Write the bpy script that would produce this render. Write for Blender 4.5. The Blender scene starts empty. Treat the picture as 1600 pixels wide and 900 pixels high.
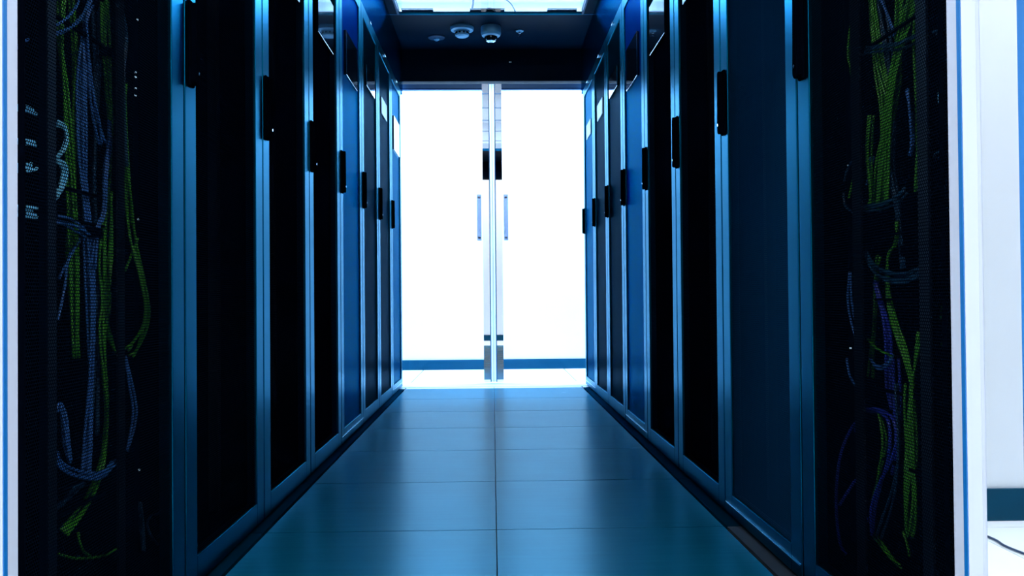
import bpy, bmesh, math, random
from mathutils import Vector, Matrix

# ---------------------------------------------------------------- camera
scene = bpy.context.scene
COL = scene.collection
YAW, PITCH, ROLL = 0.02264, 0.01283, 0.00852
cam_data = bpy.data.cameras.new('camera')
cam = bpy.data.objects.new('camera', cam_data)
COL.objects.link(cam)
cam_data.sensor_width = 36.0
cam_data.lens = 30.187
cam_data.clip_start = 0.02
cam.matrix_world = (Matrix.Translation((-0.00506, 0.0, 0.60916)) @ Matrix.Rotation(-YAW, 4, 'Z')
                    @ Matrix.Rotation(math.pi / 2 + PITCH, 4, 'X') @ Matrix.Rotation(-ROLL, 4, 'Z'))
scene.camera = cam

# ---------------------------------------------------------------- world, lights, exposure
world = bpy.data.worlds.new('world')
scene.world = world
world.use_nodes = True
world.node_tree.nodes['Background'].inputs[0].default_value = (0.02, 0.10, 0.22, 1)
world.node_tree.nodes['Background'].inputs[1].default_value = 0.2
vs = scene.view_settings
vs.view_transform = 'Standard'
vs.look = 'None'
vs.exposure = 0.0
vs.gamma = 1.0
vs.use_curve_mapping = False

FAR_TINT = (0.36, 0.62, 0.94)
NEAR_TINT = (0.93, 0.93, 0.93)
UP_TINT = (1.0, 0.93, 0.88)
FAR_POWER = 250.0
NEAR_POWER = 76.0
UP_POWER = 8.0


def area_light(name, loc, sx, sy, power, tint, parent=None):
    d = bpy.data.lights.new(name, 'AREA')
    d.shape = 'RECTANGLE'
    d.size, d.size_y = sx, sy
    d.energy = power
    d.color = tint
    o = bpy.data.objects.new(name, d)
    COL.objects.link(o)
    o.location = loc
    if parent:
        o.parent = parent
    return o


# ---------------------------------------------------------------- dimensions (metres; x right, y into the aisle, z up)
LEFT_FACE, RIGHT_FACE = -0.635, 0.642
LEFT_START, RIGHT_START = 1.172, 1.196
RACK_W, RACK_H, RACK_D = 0.602, 2.08, 1.05
FAR_DOOR_Y = 6.20
NEAR_DOOR_Y = 1.05
ROOM_Y0, ROOM_Y1 = -0.20, 7.47
ROOM_X = 2.9
ROOM_H = 3.2
ROOF_Z = 2.41


# ---------------------------------------------------------------- helpers
def tag(o, label=None, cat=None, group=None, kind=None):
    if label: o['label'] = label
    if cat: o['category'] = cat
    if group: o['group'] = group
    if kind: o['kind'] = kind
    return o


def empty(name, loc=(0, 0, 0), rz=0.0):
    o = bpy.data.objects.new(name, None)
    o.empty_display_size = 0.1
    COL.objects.link(o)
    o.location = loc
    o.rotation_euler = (0, 0, rz)
    return o


def link_mesh(name, bm, mat, parent=None, loc=None, smooth=False):
    me = bpy.data.meshes.new(name)
    bmesh.ops.recalc_face_normals(bm, faces=bm.faces)
    bm.to_mesh(me)
    bm.free()
    if smooth:
        for p in me.polygons: p.use_smooth = True
    me.materials.append(mat)
    o = bpy.data.objects.new(name, me)
    COL.objects.link(o)
    if parent: o.parent = parent
    if loc: o.location = loc
    return o


def add_box(bm, x0, x1, y0, y1, z0, z1, bevel=0.0):
    r = bmesh.ops.create_cube(bm, size=1.0)
    vs_ = r['verts']
    for v in vs_:
        v.co = Vector(((x0 + x1) / 2 + v.co.x * (x1 - x0), (y0 + y1) / 2 + v.co.y * (y1 - y0), (z0 + z1) / 2 + v.co.z * (z1 - z0)))
    if bevel > 0:
        es = list({e for v in vs_ for e in v.link_edges})
        bmesh.ops.bevel(bm, geom=es, offset=bevel, segments=2, affect='EDGES', profile=0.5)


def box(name, dims, mat, parent=None, bevel=0.0):
    bm = bmesh.new()
    add_box(bm, *dims, bevel=bevel)
    return link_mesh(name, bm, mat, parent)


def boxes(name, lst, mat, parent=None, bevel=0.0):
    bm = bmesh.new()
    for d in lst:
        add_box(bm, *d, bevel=bevel)
    return link_mesh(name, bm, mat, parent)


def add_lathe(bm, prof, seg=32, cx=0, cy=0, cz=0):
    rings = []
    for r, z in prof:
        if r < 1e-6:
            rings.append([bm.verts.new((cx, cy, cz + z))])
        else:
            rings.append([bm.verts.new((cx + r * math.cos(2 * math.pi * k / seg), cy + r * math.sin(2 * math.pi * k / seg), cz + z)) for k in range(seg)])
    for a, b in zip(rings[:-1], rings[1:]):
        for k in range(seg):
            k2 = (k + 1) % seg
            if len(a) == 1 and len(b) == 1: continue
            if len(a) == 1: bm.faces.new((a[0], b[k], b[k2]))
            elif len(b) == 1: bm.faces.new((a[k], a[k2], b[0]))
            else: bm.faces.new((a[k], a[k2], b[k2], b[k]))


def add_prism(bm, outline, axis, a, b):
    # outline: 2D points; axis 'x' -> (y,z) outline swept from x=a to x=b
    def P(u, v, w):
        return {'x': (w, u, v), 'y': (u, w, v), 'z': (u, v, w)}[axis]
    f0 = [bm.verts.new(P(u, v, a)) for u, v in outline]
    f1 = [bm.verts.new(P(u, v, b)) for u, v in outline]
    bm.faces.new(f0)
    bm.faces.new(list(reversed(f1)))
    n = len(outline)
    for k in range(n):
        bm.faces.new((f0[k], f1[k], f1[(k + 1) % n], f0[(k + 1) % n]))


def spline(pts, per=7):
    P = [Vector(p) for p in pts]
    P = [P[0] * 2 - P[1]] + P + [P[-1] * 2 - P[-2]]
    out = []
    for i in range(1, len(P) - 2):
        p0, p1, p2, p3 = P[i - 1], P[i], P[i + 1], P[i + 2]
        for k in range(per):
            t = k / per
            out.append(0.5 * ((2 * p1) + (p2 - p0) * t + (2 * p0 - 5 * p1 + 4 * p2 - p3) * t * t + (3 * p1 - p0 - 3 * p2 + p3) * t ** 3))
    out.append(P[-2])
    return out


def add_tube(bm, path, r, seg=6):
    rings = []
    ref = Vector((1, 0, 0))
    n = len(path)
    for i, p in enumerate(path):
        t = (path[min(i + 1, n - 1)] - path[max(i - 1, 0)])
        if t.length < 1e-9: t = Vector((0, 0, 1))
        t.normalize()
        rr = ref if abs(t.dot(ref)) < 0.95 else Vector((0, 0, 1))
        a = t.cross(rr).normalized()
        b = t.cross(a).normalized()
        rings.append([bm.verts.new(p + (a * math.cos(2 * math.pi * k / seg) + b * math.sin(2 * math.pi * k / seg)) * r) for k in range(seg)])
    for a, b in zip(rings[:-1], rings[1:]):
        for k in range(seg):
            bm.faces.new((a[k], a[(k + 1) % seg], b[(k + 1) % seg], b[k]))
    bm.faces.new(rings[0])
    bm.faces.new(list(reversed(rings[-1])))


# ---------------------------------------------------------------- materials
class N:
    def __init__(s, name):
        s.m = bpy.data.materials.new(name)
        s.m.use_nodes = True
        s.t = s.m.node_tree
        s.b = s.t.nodes['Principled BSDF']
        s.out = s.t.nodes['Material Output']

    def new(s, typ, **kw):
        n = s.t.nodes.new(typ)
        for k, v in kw.items(): setattr(n, k, v)
        return n

    def link(s, a, b):
        s.t.links.new(a, b)

    def math(s, op, a, b=None):
        n = s.new('ShaderNodeMath', operation=op)
        for i, x in enumerate((a, b)):
            if x is None: continue
            if isinstance(x, (int, float)): n.inputs[i].default_value = x
            else: s.link(x, n.inputs[i])
        return n.outputs[0]


def plain(name, col, rough=0.5, metal=0.0, noise=0.0, scale=(20, 20, 20), spec=0.5, bump=0.0, rvar=0.0, coat=0.0, tint=None):
    k = N(name)
    k.b.inputs['Roughness'].default_value = rough
    k.b.inputs['Metallic'].default_value = metal
    k.b.inputs['Specular IOR Level'].default_value = spec
    k.b.inputs['Coat Weight'].default_value = coat
    if tint: k.b.inputs['Specular Tint'].default_value = (*tint, 1)
    k.b.inputs['Coat Roughness'].default_value = 0.08
    tc = k.new('ShaderNodeTexCoord')
    mp = k.new('ShaderNodeMapping')
    mp.inputs['Scale'].default_value = scale
    k.link(tc.outputs['Object'], mp.inputs['Vector'])
    nz = k.new('ShaderNodeTexNoise')
    nz.inputs['Scale'].default_value = 1.0
    nz.inputs['Detail'].default_value = 3.0
    k.link(mp.outputs[0], nz.inputs['Vector'])
    mx = k.new('ShaderNodeMix', data_type='RGBA')
    mx.inputs[6].default_value = tuple(c * (1 - noise) for c in col) + (1,)
    mx.inputs[7].default_value = tuple(min(1, c * (1 + noise)) for c in col) + (1,)
    k.link(nz.outputs[0], mx.inputs[0])
    k.link(mx.outputs[2], k.b.inputs['Base Color'])
    if rvar:
        r = k.math('ADD', k.math('MULTIPLY', k.math('SUBTRACT', nz.outputs[0], 0.5), rvar), rough)
        k.link(r, k.b.inputs['Roughness'])
    if bump:
        bp = k.new('ShaderNodeBump')
        bp.inputs['Strength'].default_value = bump
        bp.inputs['Distance'].default_value = 0.001
        k.link(nz.outputs[0], bp.inputs['Height'])
        k.link(bp.outputs[0], k.b.inputs['Normal'])
    return k.m


def translucent(name, col):
    k = N(name)
    k.b.inputs['Base Color'].default_value = (*col, 1)
    k.b.inputs['Roughness'].default_value = 0.4
    tl = k.new('ShaderNodeBsdfTranslucent')
    tl.inputs[0].default_value = (*col, 1)
    mx = k.new('ShaderNodeMixShader')
    mx.inputs[0].default_value = 0.95
    k.link(k.b.outputs[0], mx.inputs[1])
    k.link(tl.outputs[0], mx.inputs[2])
    k.link(mx.outputs[0], k.out.inputs[0])
    return k.m


def emission(name, col, strength):
    k = N(name)
    k.b.inputs['Base Color'].default_value = (0.8, 0.8, 0.8, 1)
    k.b.inputs['Emission Color'].default_value = (*col, 1)
    k.b.inputs['Emission Strength'].default_value = strength
    return k.m


def glass(name, tint, refl_rough=0.0):
    k = N(name)
    k.t.nodes.remove(k.b)
    tr = k.new('ShaderNodeBsdfTransparent')
    tr.inputs[0].default_value = (*tint, 1)
    gl = k.new('ShaderNodeBsdfGlossy')
    gl.inputs['Roughness'].default_value = refl_rough
    fr = k.new('ShaderNodeFresnel')
    fr.inputs[0].default_value = 1.45
    mx = k.new('ShaderNodeMixShader')
    ge = k.new('ShaderNodeNewGeometry')
    k.link(k.math('MULTIPLY', fr.outputs[0], k.math('SUBTRACT', 1.0, ge.outputs['Backfacing'])), mx.inputs[0])
    k.link(tr.outputs[0], mx.inputs[1])
    k.link(gl.outputs[0], mx.inputs[2])
    k.link(mx.outputs[0], k.out.inputs[0])
    return k.m


def perforated(name, col, rough, pitch=0.0056, radius=0.0023, rim=(0.01, 0.05, 0.12)):
    """sheet steel with a staggered grid of round holes (object space y,z)"""
    k = N(name)
    k.b.inputs['Base Color'].default_value = (*col, 1)
    k.b.inputs['Roughness'].default_value = rough
    k.b.inputs['Metallic'].default_value = 0.0
    k.b.inputs['Specular IOR Level'].default_value = 0.0
    tc = k.new('ShaderNodeTexCoord')
    sp = k.new('ShaderNodeSeparateXYZ')
    k.link(tc.outputs['Object'], sp.inputs[0])
    y, z = sp.outputs[1], sp.outputs[2]

    def cell(off):
        h = pitch * 1.732
        a = k.math('SUBTRACT', k.math('PINGPONG', k.math('ADD', y, off * pitch / 2 + 10 * pitch), pitch / 2), 0.0)
        b = k.math('SUBTRACT', k.math('PINGPONG', k.math('ADD', z, off * h / 2 + 10 * h), h / 2), 0.0)
        return k.math('SQRT', k.math('ADD', k.math('MULTIPLY', a, a), k.math('MULTIPLY', b, b)))
    d = k.math('MINIMUM', cell(0), cell(1))
    hole = k.math('LESS_THAN', d, radius)
    tr = k.new('ShaderNodeBsdfTransparent')
    mx = k.new('ShaderNodeMixShader')
    k.link(hole, mx.inputs[0])
    k.link(k.b.outputs[0], mx.inputs[1])
    k.link(tr.outputs[0], mx.inputs[2])
    k.link(mx.outputs[0], k.out.inputs[0])
    return k.m


M = {}
M['frame'] = plain('painted_steel_frame', (0.0, 0.082, 0.150), 0.29, 1.0, 0.08, (9, 9, 2), spec=0.03, tint=(0.45, 0.66, 0.74))
M['panel_blue'] = plain('satin_door_panel', (0.0, 0.065, 0.130), 0.33, 0.85, 0.10, (6, 6, 2), spec=0.0, tint=(0.0, 0.28, 0.38))
M['panel_dark'] = plain('dark_door_panel', (0.0, 0.020, 0.040), 0.34, 0.7, 0.10, (6, 6, 2), spec=0.0, tint=(0.0, 0.10, 0.15))
M['mesh'] = perforated('perforated_black_steel', (0.0008, 0.003, 0.008), 0.45)
M['mesh_blue'] = perforated('perforated_blue_steel', (0.003, 0.030, 0.075), 0.42, radius=0.0017)
M['body'] = plain('dark_cabinet_body', (0.0003, 0.001, 0.002), 0.7, 0.0, 0.1, spec=0.0)
M['rail'] = plain('mounting_rail_steel', (0.0, 0.004, 0.010), 0.5, 0.0, 0.1, (30, 30, 4))
M['black'] = plain('black_plastic', (0.0006, 0.0015, 0.004), 0.6, 0.0, 0.1, spec=0.0)
M['gloss'] = plain('black_glossy_screen', (0.002, 0.004, 0.008), 0.01, 0.0, 0.0, spec=1.0, coat=1.0)
M['plate'] = plain('pale_label_plate', (0.62, 0.76, 0.86), 0.4, 0.0, 0.05)
M['chrome'] = plain('chrome', (0.6, 0.7, 0.8), 0.15, 1.0, 0.02)
M['alu'] = plain('pale_aluminium', (0.56, 0.60, 0.70), 0.4, 0.0, 0.03, (40, 40, 2))
M['door_rail'] = plain('pale_blue_door_rail', (0.16, 0.40, 0.72), 0.4, 0.0, 0.03)
M['alu_blue'] = plain('blue_anodised_seal', (0.004, 0.14, 0.42), 0.4, 0.0, 0.05)
M['mirror'] = plain('mirror_polished_strip', (0.78, 0.81, 0.84), 0.015, 1.0, 0.01)
M['glass'] = glass('clear_door_glass', (0.96, 0.98, 1.0))
M['acrylic'] = translucent('milky_translucent_seal', (0.92, 0.94, 0.96))
M['acrylic_grey'] = glass('smoky_acrylic', (0.45, 0.45, 0.50), 0.1)
M['roof_glass'] = glass('clear_roof_glass', (0.85, 0.92, 0.98))
M['side_panel'] = plain('satin_blue_side_panel', (0.0, 0.09, 0.19), 0.25, 1.0, 0.1, (5, 5, 5), tint=(0.0, 0.3, 0.4))
M['containment'] = plain('dark_containment_panel', (0.0, 0.010, 0.024), 0.4, 0.0, 0.1, (5, 5, 5), spec=0.02)
M['roof_frame'] = plain('roof_frame_metal', (0.004, 0.05, 0.12), 0.35, 0.0, 0.1)
M['wall'] = plain('white_painted_wall', (0.86, 0.90, 0.94), 0.7, 0.0, 0.03, (3, 3, 3), spec=0.2)
M['ceiling'] = plain('white_ceiling', (0.88, 0.91, 0.95), 0.8, 0.0, 0.02, (3, 3, 3), spec=0.1)
M['base'] = plain('navy_rubber_baseboard', (0.0, 0.055, 0.110), 0.45, 0.0, 0.15, (8, 8, 30), spec=0.1)
M['subfloor'] = plain('dark_subfloor', (0.001, 0.010, 0.025), 0.8)
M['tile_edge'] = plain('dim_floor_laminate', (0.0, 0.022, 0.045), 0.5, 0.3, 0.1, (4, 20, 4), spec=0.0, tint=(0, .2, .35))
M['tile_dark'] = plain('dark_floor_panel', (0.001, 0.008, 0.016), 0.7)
M['offwhite'] = plain('offwhite_plastic', (0.13, 0.42, 0.62), 0.4, 0.0, 0.04)
M['cable_black'] = plain('dark_cable_sheath', (0.004, 0.03, 0.09), 0.45)
M['diffuser'] = emission('light_diffuser', NEAR_TINT, 3.0)
M['led'] = emission('led_glow', (0.45, 0.75, 1.0), 0.7)
M['green'] = plain('green_cable_sheath', (0.05, 0.29, 0.005), 0.35)
M['blue'] = plain('blue_cable_sheath', (0.035, 0.15, 0.45), 0.35)
M['cyan'] = plain('pale_blue_cable_sheath', (0.22, 0.70, 1.0), 0.35)
M['slate'] = plain('slate_cable_sheath', (0.008, 0.06, 0.13), 0.4)
M['navy'] = plain('navy_cable_sheath', (0.02, 0.04, 0.40), 0.35)


def floor_material():
    k = N('floor_laminate')
    tc = k.new('ShaderNodeTexCoord')
    oi = k.new('ShaderNodeObjectInfo')
    mp = k.new('ShaderNodeMapping')
    mp.inputs['Scale'].default_value = (1.6, 26, 1)
    k.link(tc.outputs['Object'], mp.inputs['Vector'])
    va = k.new('ShaderNodeVectorMath', operation='ADD')
    k.link(mp.outputs[0], va.inputs[0])
    k.link(oi.outputs['Location'], va.inputs[1])
    nz = k.new('ShaderNodeTexNoise')
    nz.inputs['Scale'].default_value = 2.2
    nz.inputs['Detail'].default_value = 5
    k.link(va.outputs[0], nz.inputs['Vector'])
    n2 = k.new('ShaderNodeTexNoise')
    n2.inputs['Scale'].default_value = 5.0
    n2.inputs['Detail'].default_value = 3
    k.link(tc.outputs['Object'], n2.inputs['Vector'])
    v = k.math('ADD', k.math('MULTIPLY', nz.outputs[0], 0.6), k.math('MULTIPLY', n2.outputs[0], 0.4))
    v = k.math('ADD', v, k.math('MULTIPLY', k.math('SUBTRACT', oi.outputs['Random'], 0.5), 0.15))
    cr = k.new('ShaderNodeValToRGB')
    cr.color_ramp.elements[0].position = 0.25
    cr.color_ramp.elements[0].color = FLOOR_LO
    cr.color_ramp.elements[1].position = 0.75
    cr.color_ramp.elements[1].color = FLOOR_HI
    k.link(v, cr.inputs[0])
    k.link(cr.outputs[0], k.b.inputs['Base Color'])
    k.link(k.math('ADD', k.math('MULTIPLY', v, 0.06), 0.23), k.b.inputs['Roughness'])
    k.b.inputs['Specular IOR Level'].default_value = 0.0
    k.b.inputs['Metallic'].default_value = 0.4
    k.b.inputs['Specular Tint'].default_value = (0.85, 0.95, 0.88, 1)
    return k.m


FLOOR_LO = (0.001, 0.105, 0.185, 1)
FLOOR_HI = (0.004, 0.130, 0.228, 1)
M['floor'] = floor_material()
M['floor_white'] = plain('pale_floor_laminate', (0.78, 0.86, 0.92), 0.35, 0.0, 0.05, (5, 5, 5))

# ================================================================ the setting
X, Y0, Y1 = ROOM_X, ROOM_Y0, ROOM_Y1
tag(box('wall_back', (-X, X, Y1, Y1 + .1, 0, ROOM_H), M['wall']), kind='structure')
tag(box('wall_front', (-X, X, Y0 - .1, Y0, 0, ROOM_H), M['wall']), kind='structure')
tag(box('wall_left', (-X - .1, -X, Y0 - .1, Y1 + .1, 0, ROOM_H), M['wall']), kind='structure')
tag(box('wall_right', (X, X + .1, Y0 - .1, Y1 + .1, 0, ROOM_H), M['wall']), kind='structure')
tag(box('ceiling', (-X - .1, X + .1, Y0 - .1, Y1 + .1, ROOM_H, ROOM_H + .1), M['ceiling']), kind='structure')
tag(box('baseboard_back', (-X, X, Y1 - .010, Y1, 0, .086, ), M['base']), kind='structure')
tag(box('baseboard_front', (-X, X, Y0, Y0 + .010, 0, .086), M['base']), kind='structure')
tag(box('baseboard_left', (-X, -X + .010, Y0 + .01, Y1 - .01, 0, .086), M['base']), kind='structure')
tag(box('baseboard_right', (X - .010, X, Y0 + .01, Y1 - .01, 0, .086), M['base']), kind='structure')

floor = box('floor', (-X - .1, X + .1, Y0 - .1, Y1 + .1, -.10, -.030), M['subfloor'])
tag(floor, kind='structure')
TW, TL = 0.605, 0.602
SEAM_X = 0.0
GAP = 0.0042
ROW0 = 2.278
bm = bmesh.new()
add_box(bm, .0013, TW - .0013, GAP / 2, TL - GAP / 2, -.030, 0.0)
tile_proto = link_mesh('floor_tile', bm, M['floor'], floor)
tile_white = tile_proto.data.copy(); tile_white.materials.clear(); tile_white.materials.append(M['floor_white'])
tile_edge = tile_proto.data.copy(); tile_edge.materials.clear(); tile_edge.materials.append(M['tile_edge'])
tile_dark = tile_proto.data.copy(); tile_dark.materials.clear(); tile_dark.materials.append(M['tile_dark'])
tile_proto_mesh = tile_proto.data
first = True
rows = range(-5, 9)
for j in rows:
    y = ROW0 + j * TL
    for i in range(-5, 5):
        o = tile_proto if first else tile_proto.copy()
        if not first:
            COL.objects.link(o)
            o.parent = floor
        first = False
        ya, yb = y, y + TL
        o.scale = (1, 1, 1)
        o.data = tile_proto_mesh
        if 'label' in o: del o['label']
        side_gap = -.007 if i <= -2 else (.007 if i >= 1 else 0)
        o.location = (SEAM_X + i * TW + side_gap, y, 0)
        # rows at the room ends are cut to the wall
        ya2, yb2 = max(ya, Y0 - .05), min(yb, Y1 + .05)
        if ya2 > ya or yb2 < yb:
            o.location.y = ya2
            o.scale.y = max(.02, (yb2 - ya2) / TL)
        if j >= 6 or y + TL < 1.2:
            o.data = tile_white
            o['label'] = 'pale floor tile outside the aisle'
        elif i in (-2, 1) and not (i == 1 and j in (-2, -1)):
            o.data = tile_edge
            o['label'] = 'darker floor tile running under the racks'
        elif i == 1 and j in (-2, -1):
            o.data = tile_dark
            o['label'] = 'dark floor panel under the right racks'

# unseen light panels, assumed and added to brighten the corridors at both ends
def added_ceiling_light(x, y, sx, sy, power, tint, label):
    r = empty('added_ceiling_light', (x, y, ROOM_H))
    tag(r, label, 'added ceiling light', 'added unseen light panels on the room ceiling')
    boxes('frame', [(-sx / 2 - .02, sx / 2 + .02, -sy / 2 - .02, -sy / 2, -.03, 0), (-sx / 2 - .02, sx / 2 + .02, sy / 2, sy / 2 + .02, -.03, 0),
                    (-sx / 2 - .02, -sx / 2, -sy / 2, sy / 2, -.03, 0), (sx / 2, sx / 2 + .02, -sy / 2, sy / 2, -.03, 0)], M['alu'], r)
    box('diffuser', (-sx / 2, sx / 2, -sy / 2, sy / 2, -.022, -.004), M['diffuser'], r)
    area_light('lamp', (0, 0, -.035), sx * .95, sy * .95, power, tint, r)

added_ceiling_light(-1.0, 6.80, 1.6, .3, FAR_POWER, FAR_TINT, 'added long light panel over the far corridor, left one')
added_ceiling_light(1.0, 6.80, 1.6, .3, FAR_POWER, FAR_TINT, 'added long light panel over the far corridor, right one')
added_ceiling_light(-1.3, .45, 1.2, .3, NEAR_POWER, NEAR_TINT, 'added long light panel over the near corridor, left one')
added_ceiling_light(1.3, .45, 1.2, .3, NEAR_POWER, NEAR_TINT, 'added long light panel over the near corridor, right one')

# unseen uplights, added above the rack rows to brighten the white ceiling
def fill_uplight(x, y, label):
    r = empty('fill_uplight', (x, y, 2.62))
    tag(r, label, 'fill_uplight', 'added linear uplights above the rack rows')
    box('housing', (-.06, .06, -.75, .75, 0, .05), M['alu'], r, bevel=.004)
    box('diffuser', (-.05, .05, -.74, .74, .05, .053), M['diffuser'], r)
    for yy in (-.6, .6):
        bm = bmesh.new(); add_tube(bm, [Vector((0, yy, .05)), Vector((0, yy, .58))], .002, 6)
        link_mesh('suspension_wire', bm, M['alu'], r)
    l = area_light('lamp', (0, 0, .06), .1, 1.4, UP_POWER, UP_TINT, r)
    l.rotation_euler = (math.pi, 0, 0)

fill_uplight(-1.75, 2.6, 'added linear fill light above the left rack row, nearer one')
fill_uplight(-1.75, 5.2, 'added linear fill light above the left rack row, farther one')
fill_uplight(1.75, 2.6, 'added linear fill light above the right rack row, nearer one')
fill_uplight(1.75, 5.2, 'added linear fill light above the right rack row, farther one')

# ================================================================ server racks
DEPTH_BODY = -.045


def handle_outline():
    # (y, z) outline of a swing handle, slim arm on top, wide lock boss below
    pts = []
    for k in range(9):
        a = math.pi * k / 8
        pts.append((.0095 * math.cos(a), .080 + .0095 * math.sin(a)))
    pts += [(-.0095, -.035), (-.0135, -.048)]
    for k in range(9):
        a = math.pi + math.pi * k / 8
        pts.append((.0135 * math.cos(a), -.072 + .0135 * math.sin(a)))
    pts += [(.0135, -.048), (.0095, -.035)]
    return pts


def make_rack(style, side, screen):
    """style: mesh / mesh_open / blue / dark ; side +1 faces +x. Built in local space, front on x=0, y from 0 to W"""
    W, H, D = RACK_W, RACK_H, RACK_D
    r = empty('server_rack')
    t = .012
    # hollow steel cabinet
    parts = [(-D, DEPTH_BODY, .001, t, .03, H), (-D, DEPTH_BODY, W - t, W - .001, .03, H),
             (-D, DEPTH_BODY, t, W - t, .03, .05), (-D, DEPTH_BODY, t, W - t, H - .02, H), (-D, -D + t, t, W - t, .05, H - .02)]
    boxes('cabinet_body', parts, M['body'], r)
    box('plinth', (-D + .03, -.035, .004, W - .004, 0, .03), M['body'], r)
    for yy in ((.040, W - .065) if style != 'mesh_open' else ()):
        box('mounting_rail', (-.13, -.105, yy, yy + .025, .05, H - .02), M['rail'], r)
    # door: frame with sub-parts
    s, g = .064, .005
    zt, zb = H - .008, .012
    sa = sb = s
    if style == 'mesh_open':          # these doors have only a thin lip on the side nearest the entrance
        if side == 1: sa = 0
        else: sb = 0
    fr = [q for q in ((-.028, 0, g, g + sa, zb, zt), (-.028, 0, W - g - sb, W - g, zb, zt)) if q[3] - q[2] > .001] + [
          (-.028, 0, g + sa, W - g - sb, zb, zb + .058), (-.028, 0, g + sa, W - g - sb, zt - .06, zt)]
    door = boxes('door', fr, M['frame'], r, bevel=.0018)
    yy0, yy1, z0, z1 = g + (sa - .002 if sa else .004), W - g - (sb - .002 if sb else .004), zb + .056, zt - .058
    if style in ('mesh', 'mesh_open', 'mesh_blue'):
        box('mesh_panel', (-.0080, -.0072, yy0, yy1, z0, z1), M['mesh_blue' if style == 'mesh_blue' else 'mesh'], door)
    else:
        box('door_panel', (-.016, -.006, yy0, yy1, z0, z1), M['panel_blue' if style == 'blue' else 'panel_dark'], door)
    if style == 'mesh_open':
        e0, e1 = (g, g + .004) if side == 1 else (W - g - .004, W - g)
        box('edge_lip', (-.012, -.004, e0, e1, zb, zt), M['black'], door)
    if style in ('blue', 'mesh_blue'):
        box('bottom_strip', (.0002, .0022, g + .006, W - g - .006, .040, .0425), M['chrome'], door)
    if not (style == 'mesh_open' and side == 1):
        # swing handle on the stile next to the seam (low y)
        bm = bmesh.new()
        add_prism(bm, handle_outline(), 'x', .004, .017)
        bmesh.ops.bevel(bm, geom=[e for e in bm.edges], offset=.0015, segments=1, affect='EDGES')
        h = link_mesh('handle', bm, M['black'], door, (0, g + .030, 1.147))
        bm = bmesh.new()
        add_box(bm, -.0015, .006, -.014, .014, -.088, .092, bevel=.003)
        link_mesh('handle_plate', bm, M['black'], door, (0, g + .030, 1.147))
        bm = bmesh.new()
        add_prism(bm, [(.004 * math.cos(a * math.pi / 6), .004 * math.sin(a * math.pi / 6)) for a in range(12)], 'x', .016, .019)
        link_mesh('lock_cylinder', bm, M['chrome'], door, (0, g + .030, 1.147 - .060))
    # top latch
    box('top_latch', (0, .008, W * .5 - .02, W * .5 + .02, zt - .018, zt - .008), M['chrome'], door, bevel=.002)
    if screen == 'large':
        sp = box('display_panel', (-.0065, .004, W * .5 - .150, W * .5 + .150, 1.59, 1.785), M['gloss'], door, bevel=.0015)
    elif screen == 'medium':
        box('display_panel', (-.0065, .004, W * .5 - .150, W * .5 + .150, 1.695, 1.80), M['gloss'], door, bevel=.0015)
    elif screen == 'small':
        sp = box('label_plate', (-.0065, -.0015, W * .5 - .12, W * .5 + .12, 1.69, 1.785), M['plate'], door)
        sp['label'] = 'pale rectangular label plate'
    elif screen == 'framed':
        sp = box('display_panel', (-.0065, .004, W * .5 - .155, W * .5 + .165, 1.58, 1.80), M['gloss'], door, bevel=.0015)
        box('mounting_lip', (-.0062, -.0052, W * .5 - .162, W * .5 + .172, 1.573, 1.807), M['frame'], door)
    return r


LEFT_STYLES = ['mesh_open', 'mesh', 'mesh', 'mesh', 'blue', 'dark', 'dark', 'blue']
LEFT_SCREENS = [None, None, 'large', 'large', 'large', 'medium', 'small', 'framed']
RIGHT_STYLES = ['mesh_open', 'mesh_blue', 'mesh', 'mesh', 'blue', 'dark', 'dark', 'blue']
RIGHT_SCREENS = [None, None, 'large', 'large', 'large', 'medium', 'small', 'small']
ORD = ['nearest', 'second', 'third', 'fourth', 'fifth', 'sixth', 'seventh', 'last']
LOOK = {'mesh_open': 'black rack with see-through mesh door over hanging cables',
        'mesh': 'rack with fine black mesh door',
        'mesh_blue': 'rack with bluish mesh door and thin bright bottom strip',
        'blue': 'rack with smooth blue solid door',
        'dark': 'rack with smooth dark solid door'}
racks = {}
for side, styles, screens, word in ((1, LEFT_STYLES, LEFT_SCREENS, 'left'), (-1, RIGHT_STYLES, RIGHT_SCREENS, 'right')):
    for k in range(8):
        r = make_rack(styles[k], side, screens[k])
        if side == 1:
            r.location = (LEFT_FACE, LEFT_START + k * RACK_W, 0)
        else:
            r.location = (RIGHT_FACE, RIGHT_START + (k + 1) * RACK_W, 0)
            r.rotation_euler = (0, 0, math.pi)
        place = {0: 'nearest in %s row', 7: 'last of %s row by the glass doors'}.get(k, ORD[k] + ' from camera in %s row') % word
        tag(r, LOOK[styles[k]] + ', ' + place, 'server rack', 'server racks of the %s row' % word)
        racks[word, k] = r

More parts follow.
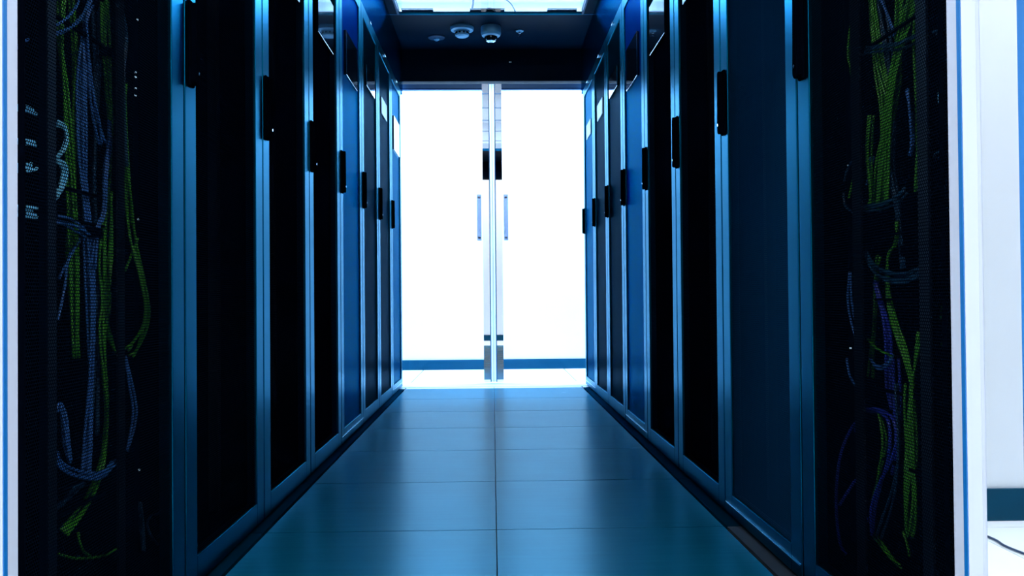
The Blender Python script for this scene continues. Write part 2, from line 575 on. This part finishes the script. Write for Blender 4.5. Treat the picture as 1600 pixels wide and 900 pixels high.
# inside the two open-mesh racks: mounting rails, cable manager rungs, power strip
def rails(word, spans, xin, rung_z, rung_y):
    r = racks[word, 0]
    sgn = -1 if word == 'left' else 1
    inv = Matrix.Translation(-r.location) if word == 'left' else (Matrix.Rotation(-math.pi, 4, 'Z') @ Matrix.Translation(-r.location))
    def local_box(name, d, m):
        a = inv @ Vector((d[0], d[2], d[4])); b = inv @ Vector((d[1], d[3], d[5]))
        return box(name, (min(a.x, b.x), max(a.x, b.x), min(a.y, b.y), max(a.y, b.y), min(a.z, b.z), max(a.z, b.z)), m, r)
    for (a, b) in spans:
        local_box('mounting_rail', (xin, xin + sgn * .004, a, b, .05, RACK_H - .02), M['rail'])
    for z in rung_z:
        local_box('cable_rung', (xin + sgn * .024, xin + sgn * .030, rung_y[0], rung_y[1], z, z + .005), M['black'])
    # dark side channel next to the first rail
    a = (1.335, 1.358) if word == 'left' else (1.33, 1.345)
    local_box('cable_channel', (xin + sgn * .002, xin + sgn * .03, a[0], a[1], .05, RACK_H - .02), M['body'])

rails('left', [(1.359, 1.385), (1.611, 1.640)], -.700, [1.205, 1.170, 1.083, .800, .748, .295, .255], (1.385, 1.611))
rails('right', [(1.378, 1.412), (1.633, 1.672)], .704, [1.09, .72, .60, .43, .30], (1.412, 1.633))

pdu = empty('power_strip', (-.72, 1.755, .1))
tag(pdu, 'slim black vertical power strip with small lit dots in the left mesh rack', 'power strip')
box('housing', (-.05, -.002, -.022, .004, 0, 1.75), M['black'], pdu, bevel=.002)
for yy, zz in ((-.004, 1.182), (-.014, 1.072), (-.014, 1.063), (-.014, 1.040), (-.014, 1.026), (-.004, .777), (-.002, .271)):
    box('indicator_light', (-.002, .001, yy - .0015, yy + .0015, zz - .1 - .0015, zz - .1 + .0015), M['led'], pdu)
pdu2 = empty('power_strip', (.735, 1.775, .1))
tag(pdu2, 'slim black vertical power strip in the right mesh rack', 'power strip')
box('housing', (.002, .05, -.022, .004, 0, 1.75), M['black'], pdu2, bevel=.002)
for zz in (.88, .50):
    box('indicator_light', (-.001, .002, -.012, -.009, zz - .1, zz - .097), M['led'], pdu2)

# ---------------------------------------------------------------- cables
CABLE_RUNS = [
    ('L', 'green', 4, 13, [(115, 1505, 1143), (115, 1501, 1068), (115, 1516, 971), (115, 1533, 805), (115, 1547, 670), (115, 1555, 510)]),
    ('L', 'green', 3, 8, [(120, 1550, 1159), (120, 1556, 1062), (120, 1549, 922), (120, 1553, 785), (120, 1543, 692), (120, 1561, 555)]),
    ('L', 'green', 5, 12, [(100, 1635, 1189), (100, 1640, 1110), (100, 1650, 1027), (100, 1658, 943), (100, 1649, 832), (100, 1624, 744), (100, 1624, 672), (100, 1639, 612), (100, 1623, 553), (100, 1633, 456), (100, 1638, 383), (100, 1614, 304), (100, 1559, 252), (100, 1478, 220)]),
    ('L', 'green', 3, 10, [(105, 1679, 823), (105, 1679, 711), (105, 1656, 649), (105, 1640, 576), (105, 1661, 539), (105, 1683, 516)]),
    ('L', 'blue', 6, 16, [(100, 1555, 1084), (100, 1545, 1001), (100, 1547, 898), (100, 1556, 796), (100, 1568, 693), (100, 1577, 578), (100, 1577, 462), (100, 1566, 359), (100, 1556, 298)]),
    ('L', 'blue', 3, 9, [(95, 1577, 1168), (95, 1549, 1117), (95, 1554, 1061), (95, 1568, 984), (95, 1593, 942), (95, 1614, 905)]),
    ('L', 'blue', 3, 9, [(90, 1643, 953), (90, 1635, 908), (90, 1610, 850), (90, 1597, 777), (90, 1576, 740), (90, 1566, 670)]),
    ('L', 'slate', 4, 15, [(120, 1644, 1192), (120, 1654, 1065), (120, 1648, 941), (120, 1632, 817), (120, 1642, 673), (120, 1636, 504), (120, 1630, 361)]),
    ('L', 'slate', 2, 5, [(90, 1670, 1201), (90, 1710, 1157), (90, 1719, 1121), (90, 1701, 1059), (90, 1694, 951), (90, 1697, 876)]),
    ('L', 'green', 3, 8, [(95, 1709, 1042), (95, 1706, 953), (95, 1720, 841), (91, 1734, 747), (71, 1734, 670), (61, 1731, 612), (69, 1735, 567), (93, 1734, 529), (95, 1712, 517)]),
    ('L', 'green', 2, 5, [(90, 1694, 900), (90, 1714, 815), (88, 1733, 734), (66, 1734, 650), (60, 1735, 599), (66, 1733, 554), (84, 1734, 512), (90, 1724, 501)]),
    ('L', 'green', 1, 0, [(84, 1735, 738), (92, 1733, 708), (100, 1728, 670)]),
    ('L', 'blue', 3, 12, [(98, 1731, 504), (88, 1731, 446), (86, 1735, 395), (94, 1732, 351), (100, 1722, 314)]),
    ('L', 'cyan', 3, 6, [(85, 1421, 904), (85, 1446, 901), (85, 1454, 879), (85, 1444, 858), (85, 1425, 844)]),
    ('L', 'cyan', 3, 6, [(85, 1421, 843), (85, 1446, 835), (85, 1452, 814), (85, 1443, 796), (85, 1425, 781)]),
    ('L', 'cyan', 3, 7, [(75, 1285, 899), (75, 1317, 904), (75, 1361, 904)]),
    ('L', 'cyan', 2, 5, [(75, 1285, 849), (75, 1320, 854), (75, 1346, 854), (75, 1361, 848)]),
    ('L', 'cyan', 3, 8, [(75, 1285, 810), (75, 1324, 816), (75, 1346, 825), (75, 1361, 838)]),
    ('L', 'cyan', 4, 13, [(75, 1285, 746), (75, 1322, 748), (75, 1365, 749)]),
    ('L', 'blue', 4, 10, [(90, 1434, 747), (90, 1471, 747), (90, 1509, 739), (90, 1542, 731)]),
    ('L', 'blue', 2, 5, [(85, 1304, 995), (85, 1341, 1016), (85, 1377, 1036)]),
    ('L', 'blue', 1, 0, [(85, 1417, 1064), (85, 1460, 1092), (85, 1500, 1125), (85, 1519, 1148)]),
    ('L', 'blue', 2, 4, [(85, 1417, 1049), (85, 1468, 1075), (85, 1509, 1104), (85, 1543, 1140), (85, 1553, 1160)]),
    ('L', 'blue', 5, 12, [(80, 1417, 361), (80, 1434, 343), (80, 1470, 323), (80, 1523, 306), (80, 1577, 299), (80, 1625, 308)]),
    ('L', 'blue', 3, 6, [(90, 1442, 430), (90, 1452, 440), (90, 1461, 419), (90, 1463, 376), (90, 1471, 340)]),
    ('L', 'green', 1, 0, [(110, 1472, 185), (110, 1539, 158), (110, 1617, 136), (110, 1676, 125), (110, 1704, 126)]),
    ('L', 'green', 1, 0, [(110, 1544, 202), (110, 1544, 184), (110, 1563, 163), (110, 1597, 145)]),
    ('L', 'blue', 1, 0, [(110, 1474, 651), (110, 1509, 685), (110, 1560, 725)]),
    ('L', 'blue', 1, 0, [(110, 1478, 580), (110, 1509, 635), (110, 1527, 691), (110, 1565, 723)]),
    ('L', 'slate', 3, 9, [(110, 1481, 262), (110, 1512, 273), (110, 1563, 289)]),
    ('L', 'slate', 1, 0, [(80, 1370, 605), (80, 1361, 588), (80, 1361, 573), (80, 1366, 563)]),
    ('L', 'slate', 3, 9, [(76, 1734, 210), (74, 1735, 165), (72, 1733, 112)]),
    ('L', 'slate', 1, 0, [(36, 1735, 188), (50, 1735, 183), (58, 1733, 166), (54, 1735, 142), (40, 1732, 125)]),
    ('R', 'green', 8, 26, [(100, 1658, 1196), (100, 1649, 1123), (100, 1629, 1043), (100, 1604, 975), (100, 1606, 915), (100, 1630, 858), (100, 1649, 780)]),
    ('R', 'green', 8, 26, [(95, 1488, 1136), (95, 1513, 1092), (95, 1541, 1042), (95, 1568, 979), (95, 1585, 923), (95, 1602, 866), (95, 1616, 782)]),
    ('R', 'green', 5, 14, [(105, 1556, 1160), (105, 1565, 1085), (105, 1570, 1003), (105, 1590, 936), (105, 1614, 855)]),
    ('R', 'green', 2, 11, [(105, 1487, 1136), (105, 1490, 1062), (105, 1488, 971), (105, 1495, 882), (105, 1502, 793)]),
    ('R', 'slate', 4, 20, [(110, 1652, 1194), (110, 1608, 1061), (110, 1595, 949), (110, 1609, 855), (110, 1586, 767), (110, 1574, 659)]),
    ('R', 'green', 2, 5, [(90, 1727, 1200), (90, 1738, 1144), (90, 1740, 1099), (90, 1719, 1056)]),
    ('R', 'green', 3, 7, [(85, 1632, 957), (85, 1645, 885), (85, 1642, 810), (85, 1655, 774)]),
    ('R', 'blue', 3, 8, [(90, 1494, 973), (90, 1486, 926), (90, 1487, 886), (90, 1500, 856)]),
    ('R', 'blue', 2, 6, [(90, 1593, 1168), (90, 1568, 1124), (90, 1554, 1087)]),
    ('R', 'slate', 3, 12, [(85, 1662, 1089), (85, 1593, 1076), (85, 1517, 1059), (85, 1437, 1052)]),
    ('R', 'slate', 3, 10, [(85, 1666, 782), (85, 1589, 777), (85, 1532, 785), (85, 1508, 796)]),
    ('R', 'slate', 5, 17, [(80, 1657, 693), (80, 1613, 661), (80, 1556, 645), (80, 1495, 641), (80, 1438, 652)]),
    ('R', 'blue', 2, 4, [(90, 1645, 879), (90, 1658, 850), (90, 1664, 826)]),
    ('R', 'green', 4, 9, [(100, 1575, 748), (100, 1576, 707), (100, 1598, 684), (100, 1600, 624), (100, 1581, 564), (100, 1552, 512), (100, 1530, 462), (100, 1522, 405)]),
    ('R', 'green', 3, 9, [(100, 1640, 686), (100, 1653, 649), (100, 1660, 587), (100, 1680, 511), (100, 1687, 447)]),
    ('R', 'green', 3, 8, [(105, 1491, 544), (105, 1506, 498), (105, 1521, 451), (105, 1537, 403)]),
    ('R', 'green', 8, 27, [(90, 1503, 453), (90, 1502, 408), (90, 1504, 340), (90, 1510, 271), (90, 1517, 207), (90, 1522, 183)]),
    ('R', 'navy', 3, 6, [(100, 1653, 637), (100, 1627, 587), (100, 1608, 527), (100, 1616, 442), (100, 1607, 394)]),
    ('R', 'navy', 2, 6, [(100, 1578, 493), (100, 1575, 422), (100, 1577, 339), (100, 1595, 276)]),
    ('R', 'navy', 1, 0, [(85, 1696, 373), (85, 1762, 332), (65, 1761, 283), (61, 1763, 216), (65, 1765, 150), (71, 1765, 97), (77, 1761, 77)]),
    ('R', 'navy', 2, 5, [(80, 1673, 386), (80, 1611, 392), (80, 1564, 383), (80, 1550, 350), (80, 1566, 306), (80, 1604, 257), (80, 1639, 200), (80, 1646, 149)]),
    ('R', 'navy', 1, 0, [(100, 1750, 350), (100, 1764, 295), (98, 1763, 275)]),
    ('R', 'navy', 1, 0, [(70, 1764, 177), (90, 1762, 210), (90, 1730, 236), (90, 1720, 187), (90, 1697, 161)]),
    ('R', 'slate', 2, 6, [(90, 1558, 448), (90, 1546, 344), (90, 1564, 259), (90, 1607, 190), (90, 1641, 145)]),
    ('R', 'blue', 2, 4, [(90, 1745, 659), (90, 1753, 600), (90, 1742, 547), (90, 1716, 503)]),
    ('R', 'green', 2, 5, [(95, 1738, 652), (95, 1743, 586), (95, 1730, 528)]),
    ('R', 'green', 1, 0, [(90, 1722, 885), (90, 1732, 841), (90, 1743, 810)]),
    ('R', 'slate', 1, 0, [(83, 1764, 825), (85, 1750, 795), (85, 1713, 778)]),
    ('R', 'slate', 1, 0, [(85, 1697, 900), (85, 1742, 873), (85, 1755, 844)]),
    ('R', 'blue', 1, 0, [(80, 1755, 481), (80, 1731, 450), (80, 1695, 428)]),
    ('R', 'green', 2, 6, [(85, 1622, 393), (85, 1597, 336), (85, 1620, 271), (85, 1644, 211)]),
    ('R', 'green', 1, 0, [(85, 1657, 525), (85, 1610, 509), (85, 1556, 499)]),
    ('R', 'blue', 2, 5, [(85, 1652, 486), (85, 1614, 474), (85, 1577, 481), (85, 1556, 499)]),
    ('R', 'green', 2, 6, [(100, 1680, 140), (100, 1647, 124), (100, 1610, 111), (100, 1574, 109)]),
    ('R', 'green', 1, 0, [(100, 1550, 181), (100, 1539, 161), (100, 1539, 138)]),
    ('R', 'cyan', 1, 0, [(80, 1350, 934), (80, 1366, 935), (80, 1371, 916), (80, 1367, 892), (80, 1354, 887)]),
    ('R', 'slate', 2, 4, [(80, 1381, 1037), (80, 1353, 1033), (80, 1327, 1030)]),
    ('R', 'slate', 2, 4, [(80, 1387, 835), (80, 1367, 838), (80, 1332, 838)]),
    ('R', 'green', 1, 0, [(100, 1394, 653), (100, 1411, 616), (100, 1425, 568)]),
    ('R', 'green', 1, 0, [(100, 1402, 642), (100, 1399, 600), (100, 1421, 568)]),
    ('R', 'green', 1, 0, [(100, 1388, 564), (100, 1409, 542), (100, 1422, 525)]),
]
LABELS = ['long bundle down the far left side',
    'thin strands beside the left bundle',
    'thick bundle down the middle bending left at the bottom',
    'strands curving beside the right rail',
    'wide bundle hanging down the centre',
    'strands dropping from the top',
    'crossing strands at upper middle',
    'dim strands behind the bundles',
    'pair bowing past the right rail at the top',
    'looping strands right of the rail',
    'outer loop right of the rail',
    'short stray loop end by the rail',
    'bundle hanging right of the rail at the bottom',
    'upper bright loop beside the left rail',
    'lower bright loop beside the left rail',
    'upper bright strands by the door upright',
    'middle bright strands by the door upright',
    'lower bright loop by the door upright',
    'flat bright band by the door upright',
    'bundle running right from the left rail',
    'slanting pair at the upper left',
    'upper slanting strand at the top',
    'lower slanting pair at the top',
    'wide sagging bundle at the bottom',
    'small hooked bundle low on the left',
    'thin strand lying at the very bottom',
    'thin curl above the bottom',
    'slanting strand at mid height',
    'long slanting strand under mid height',
    'dim slanting strands near the bottom',
    'small curl by the left edge',
    'dim strands low at the right side',
    'small hook low at the right side',
    'left arm of the thick bundle at the top',
    'right arm of the thick bundle at the top',
    'middle arm of the thick bundle at the top',
    'strands along the right rail at the top',
    'dim strands behind the upper bundle',
    'short strands left of the rail at the top',
    'strands inside the left rail at upper middle',
    'short bundle right of centre',
    'pair crossing at the very top',
    'arc across the top',
    'arc across upper middle',
    'wide sagging arc at mid height',
    'short pair by the left rail',
    'bundle narrowing down the centre',
    'thin strands at the lower left',
    'strands joining from the right rail',
    'thick bundle hanging at the lower centre',
    'strands running down the middle',
    'straight pair beside the thick bundle',
    'large loop left of the rail',
    'loop right of the rail at the bottom',
    'short strand by the rail low down',
    'branching strand inside the large loop',
    'dim pair left of the thick bundle',
    'bowed pair left of the rail at mid height',
    'thin pair left of the rail at mid height',
    'short strand left of the rail',
    'small hook left of the rail',
    'short curve left of the rail',
    'short curve lower left of the rail',
    'curving pair low beside the rail',
    'thin slanting strand below mid height',
    'small sagging pair below mid height',
    'curling pair at the bottom',
    'strand ending at the bottom centre',
    'small bright hook by the door upright',
    'pair at the upper right edge',
    'pair at the right edge',
    'thin strand at the right edge',
    'crossing strand at the right edge',
    'short slanting strand at the right edge']
rng = random.Random(4)
for (sd, colour, n, spread, pts), lab in zip(CABLE_RUNS, LABELS):
    base_x = LEFT_FACE if sd == 'L' else RIGHT_FACE
    sg = -1 if sd == 'L' else 1
    words = {'green': 'green', 'blue': 'blue', 'cyan': 'pale blue', 'slate': 'slate blue', 'navy': 'deep blue'}[colour]
    where = 'left' if sd == 'L' else 'right'
    for k in range(n):
        frac = 0 if n == 1 else (k / (n - 1) - .5)
        ph = rng.uniform(0, 6.28)
        P = []
        for q, (dx, y, z) in enumerate(pts):
            jx = rng.uniform(-.3, .3) * min(spread, 8)
            # offset across the run direction
            a = pts[max(q - 1, 0)]; b = pts[min(q + 1, len(pts) - 1)]
            ty, tz = b[1] - a[1], b[2] - a[2]
            L_ = math.hypot(ty, tz) or 1
            off = frac * spread + jx * .5
            yy = y + off * (tz / L_) * (1 if n > 1 else 0)
            zz = z - off * (ty / L_) * (1 if n > 1 else 0)
            d = max(16, dx + 5 * math.sin(ph + q) if dx > 40 else dx)
            lim = 1755 if sd == 'L' else 1780
            P.append((base_x + sg * d / 1000, min(yy, lim) / 1000, zz / 1000))
        bm = bmesh.new()
        add_tube(bm, spline(P, 6), .0024 if colour in ('green', 'blue', 'slate') else .0030, 6)
        c = link_mesh('network_cable', bm, M[colour], smooth=True)
        tag(c, '%s cable, %s, in %s rack' % (words, lab, where), 'cable', lab + ' in the %s rack' % where if n > 1 else None)

# velcro ties round the bundles
def tie(name, x, y, z, ry, label, rz=.009):
    bm = bmesh.new()
    prof = []
    seg = 16
    a = [(.014 * math.cos(2 * math.pi * k / seg), ry * math.sin(2 * math.pi * k / seg)) for k in range(seg)]
    o0 = [bm.verts.new((x + p, y + q, z - rz)) for p, q in a]
    o1 = [bm.verts.new((x + p, y + q, z + rz)) for p, q in a]
    i0 = [bm.verts.new((x + p * .86, y + q * .9, z - rz)) for p, q in a]
    i1 = [bm.verts.new((x + p * .86, y + q * .9, z + rz)) for p, q in a]
    for k in range(seg):
        j = (k + 1) % seg
        bm.faces.new((o0[k], o0[j], o1[j], o1[k])); bm.faces.new((i0[k], i1[k], i1[j], i0[j]))
        bm.faces.new((o0[k], i0[k], i0[j], o0[j])); bm.faces.new((o1[k], o1[j], i1[j], i1[k]))
    o = link_mesh(name, bm, M['black'])
    tag(o, label, 'cable tie')

tie('cable_tie', -.735, 1.575, 1.165, .022, 'black cable tie at the top of the left rack bundle', .014)
tie('cable_tie', -.735, 1.648, 1.083, .018, 'small black cable tie on the green strands of the left rack')
tie('cable_tie', -.730, 1.575, .735, .024, 'black cable tie at mid height on the left rack bundle')
tie('cable_tie', .735, 1.437, .405, .024, 'black cable tie low on the thick green bundle of the right rack')
tie('cable_tie', .742, 1.520, .69, .020, 'black cable tie at mid height in the right rack')

# ================================================================ aisle containment
ct = empty('aisle_containment', (0, 1.10, 2.08))
tag(ct, 'dark aisle containment with glass roof panels and header boards spanning both rack rows', 'enclosure')
def cbox(name, d, m, parent=ct, bevel=0.0):
    oy, oz = 1.10, 2.08
    return box(name, (d[0], d[1], d[2] - oy, d[3] - oy, d[4] - oz, d[5] - oz), m, parent, bevel)
XL_, XR_ = -.640, .646
for nm, xa, xb in (('side_panel', XL_ - .02, XL_), ('side_panel', XR_, XR_ + .02)):
    cbox(nm, (xa, xb, 1.18, 6.16, 2.082, ROOF_Z), M['side_panel'])
cbox('header_board', (XL_ - .02, XR_ + .02, 6.16, 6.25, 2.178, ROOF_Z + .03), M['containment'])
cbox('header_board', (XL_ - .02, XR_ + .02, 1.105, 1.165, 2.178, ROOF_Z + .03), M['containment'])
cbox('end_panel', (XL_, XR_, 5.412, 6.16, ROOF_Z, ROOF_Z + .02), M['containment'])
cbox('end_panel', (XL_, XR_, 1.165, 2.0, ROOF_Z, ROOF_Z + .02), M['containment'])
cbox('roof_beam', (XL_, XR_, 5.400, 5.412, ROOF_Z - .002, ROOF_Z + .007), M['frame'])
cbox('roof_beam', (XL_, XR_, 2.0, 2.012, ROOF_Z - .002, ROOF_Z + .026), M['frame'])
for sx in (-1, 1):
    xa, xb = (XL_, -.578) if sx < 0 else (.572, XR_)
    cbox('roof_rail', (xa, xb, 2.012, 5.40, ROOF_Z, ROOF_Z + .03), M['containment'])
    xa, xb = (-.590, -.578) if sx < 0 else (.572, .584)
    cbox('rail_trim', (xa, xb, 2.012, 5.40, ROOF_Z - .006, ROOF_Z - .0002), M['roof_frame'])
n = 6
L_ = (5.40 - 2.012) / n
for k in range(n):
    cbox('roof_glass', (-.577, .571, 2.012 + k * L_ + .002, 2.012 + (k + 1) * L_ - .002, ROOF_Z + .006, ROOF_Z + .012), M['roof_glass'])
    if k:
        cbox('glazing_bar', (-.577, .571, 2.012 + k * L_ - .005, 2.012 + k * L_ + .005, ROOF_Z + .012, ROOF_Z + .018), M['frame'])
# jamb posts closing the gap between the last racks and the doors
cbox('jamb_post', (-.735, -.662, 6.02, 6.16, 0.0, 2.178), M['frame'])
cbox('jamb_post', (.668, .735, 6.03, 6.16, 0.0, 2.178), M['frame'])
# pair of small lit dots on the far header
cbox('indicator_light', (.128, .132, 6.1575, 6.1600, 2.313, 2.317), M['led'])
cbox('indicator_light', (.138, .142, 6.1575, 6.1600, 2.313, 2.317), M['led'])
# white floor track under the far doors
th = box('door_track', (-.655, .665, 5.965, 6.30, 0.0, .003), M['floor_white'], None)
tag(th, 'pale flat threshold plate on the floor under the far glass doors', 'threshold')
th2 = box('door_track', (-1.2, 1.2, 1.035, 1.10, 0.0, .002), M['floor_white'], None)
tag(th2, 'pale flat threshold plate on the floor at the near aisle entrance', 'threshold')


# ---------------------------------------------------------------- sliding glass doors
def leaf(x_edge, direction, y0, y1, width, label, handle=True, name='sliding_door', profile='alu'):
    """x_edge = meeting edge; the leaf runs from there in `direction` (+1/-1)"""
    r = empty(name, (x_edge, y0, 0))
    tag(r, label, 'glass door', 'sliding glass doors of the aisle')
    s = direction
    zb, zt = .012, 2.168
    T_ = y1 - y0
    def b(nm, u0, u1, v0, v1, z0, z1, m, bev=0.0):
        a0, a1 = sorted((s * u0, s * u1))
        return box(nm, (a0, a1, v0, v1, z0, z1), m, r, bev)
    near = profile == 'alu'
    b('edge_profile', 0.0, .0185 if near else .0165, 0 if near else T_ * .35, T_ if near else T_ * .65, zb, zt, M[profile], .001)
    b('edge_seal', .0187 if near else .0167, .023, .001, T_ - .001, zb, zt, M['alu' if near else 'alu_blue'])
    b('mirror_strip', .023, .070, .0, T_, zb, zt, M['mirror'])
    if not near:
        b('seal_line', -.0012, 0.0004, -.0005, .004, zb, zt, M['rail'])
    if near:
        b('seal_line', -.0015, .0005, .001, .009, zb, zt, M['alu_blue'])
        b('tinted_glass_strip', .070, .082, 0, T_, zb, zt, M['alu_blue'])  # opaque blue strip added in place of dim blue reflecting glass
    b('top_rail', .082 if near else .070, width, .002, T_ - .002, zt - .030, zt, M['door_rail'])
    b('rail_gasket', .082 if near else .070, width, .0, T_, zt - .042, zt - .030, M['alu_blue'])
    b('glass_pane', .082 if near else .070, width, T_ / 2 - .005, T_ / 2 + .005, zb, zt - .042, M['glass'])
    if handle:
        zc = 1.195
        h = b('handle', .079, .111, -.045, -.030, 1.03, 1.362, M['acrylic_grey'], .003)
        for zz in (1.045, 1.335):
            b('handle_mount', .086, .104, -.030, T_ / 2 - .005, zz, zz + .012, M['chrome'])
    return r

leaf(-.0015, -1, 6.20, 6.235, .66, 'far sliding glass door leaf, left half of the bright doorway', profile='acrylic')
leaf(.0005, 1, 6.20, 6.235, .665, 'far sliding glass door leaf, right half of the bright doorway', profile='acrylic')
leaf(-.597, -1, 1.05, 1.085, .62, 'near glass door leaf pushed open, pale upright at the left picture edge')
leaf(.580, 1, 1.05, 1.085, .62, 'near glass door leaf pushed open at right, mirror strip showing a white wall')

# ================================================================ devices under the far end panel
def device(name, loc, label, cat):
    return tag(empty(name, loc), label, cat)

d = device('smoke_detector', (-.193, 5.666, ROOF_Z), 'white round smoke detector left of the dome camera', 'smoke detector')
bm = bmesh.new(); add_lathe(bm, [(0, 0), (.078, 0), (.079, -.010), (.074, -.022), (.055, -.028), (0, -.028)]); link_mesh('base', bm, M['offwhite'], d, smooth=False)
bm = bmesh.new(); add_lathe(bm, [(.050, -.028), (.051, -.034), (.040, -.036), (.040, -.046), (.047, -.048), (.044, -.058), (.030, -.066), (0, -.067)]); link_mesh('sensor_head', bm, M['offwhite'], d)
bm = bmesh.new()
for k in range(10):
    a = 2 * math.pi * k / 10
    bm2 = bmesh.new(); add_box(bm2, .039, .047, -.004, .004, -.047, -.035)
    bmesh.ops.rotate(bm2, verts=bm2.verts, cent=(0, 0, 0), matrix=Matrix.Rotation(a, 3, 'Z'))
    me = bpy.data.meshes.new('tmp'); bm2.to_mesh(me); bm.from_mesh(me); bm2.free(); bpy.data.meshes.remove(me)
link_mesh('vent_ribs', bm, M['black'], d)

d = device('dome_camera', (-.002, 5.653, ROOF_Z), 'pale dome security camera with black dome, under the dark panel', 'camera')
bm = bmesh.new(); add_lathe(bm, [(0, 0), (.064, 0), (.067, -.006), (.067, -.046), (.060, -.062), (.044, -.068), (0, -.068)]); link_mesh('housing', bm, M['offwhite'], d)
bm = bmesh.new(); add_lathe(bm, [(.043, -.062)] + [(.043 * math.cos(a * math.pi / 16), -.066 - .040 * math.sin(a * math.pi / 16)) for a in range(0, 9)]); link_mesh('dome', bm, M['gloss'], d, smooth=True)
bm = bmesh.new(); add_lathe(bm, [(.016, -.098), (.030, -.094), (.031, -.098), (.016, -.108), (.016, -.098)]); link_mesh('lens_ring', bm, M['chrome'], d)

d = device('sprinkler_head', (.191, 5.735, ROOF_Z), 'small sprinkler head right of the dome camera', 'sprinkler')
bm = bmesh.new(); add_lathe(bm, [(0, 0), (.027, 0), (.026, -.006), (.010, -.010), (0, -.010)]); link_mesh('escutcheon', bm, M['offwhite'], d)
bm = bmesh.new(); add_lathe(bm, [(.008, -.009), (.008, -.020), (.004, -.022), (.003, -.036), (.011, -.038), (.011, -.040), (0, -.040)], 16); link_mesh('nozzle', bm, M['chrome'], d)

d = device('ceiling_sensor', (-.375, 5.874, ROOF_Z), 'small flat round sensor left of the smoke detector', 'sensor')
bm = bmesh.new(); add_lathe(bm, [(0, 0), (.058, 0), (.057, -.008), (.030, -.010), (0, -.010)]); link_mesh('base', bm, M['roof_frame'], d)
bm = bmesh.new(); add_lathe(bm, [(.020, -.009), (.019, -.020), (.010, -.027), (0, -.028)], 24); link_mesh('sensor_head', bm, M['offwhite'], d)

# boxes and cables on top of the roof
for xa, xb, lab in ((-.567, -.372, 'dark flat box on the aisle roof edge, leftmost of three'),
                    (-.132, .084, 'dark flat box on the aisle roof edge, middle of three'),
                    (.362, .546, 'dark flat box on the aisle roof edge, rightmost of three')):
    q = empty('roof_box', ((xa + xb) / 2, 5.47, ROOF_Z + .0202)); tag(q, lab, 'box', 'flat boxes on the aisle roof')
    w = (xb - xa) / 2
    box('housing', (-w, w, -.03, .05, 0, .024), M['body'], q, bevel=.002)
    box('lid', (-w - .003, w + .003, -.034, .054, .024, .029), M['roof_frame'], q)

def roof_cable(pts, r, label):
    bm = bmesh.new(); add_tube(bm, spline(pts, 10), r, 8)
    tag(link_mesh('power_cable', bm, M['cable_black'], smooth=True), label, 'cable')
roof_cable([(-.150, 5.55, 2.440), (-.138, 5.50, 2.447), (-.120, 5.46, 2.47), (-.112, 5.45, 2.54), (-.108, 5.45, 2.75), (-.10, 5.48, 3.19)], .008, 'thick dark cable rising from the aisle roof edge to the ceiling')
roof_cable([(.157, 5.50, 2.437), (.150, 5.47, 2.46), (.115, 5.44, 2.50), (.045, 5.42, 2.535), (-.05, 5.40, 2.57), (-.20, 5.3, 2.62), (-.42, 5.0, 2.52), (-.55, 4.7, 2.448)], .004, 'thin dark cable arching over the aisle roof glass')
bm = bmesh.new(); add_tube(bm, [Vector((-.012 + .036 * math.cos(a * math.pi / 10), 5.44, 2.431 + .030 * math.sin(a * math.pi / 10))) for a in range(0, 11)], .003, 8)
tag(link_mesh('cable_loop', bm, M['rail'], smooth=True), 'small round cable loop at the middle of the roof edge', 'cable')

# thin cable on the floor of the near corridor
roof_cable([(1.26, 0.30, .004), (1.235, .13, .004), (1.225, .05, .004), (1.232, -.005, .004), (1.222, -.09, .004), (1.19, -.17, .004)], .003, 'thin dark cable lying on the pale floor by the near wall')
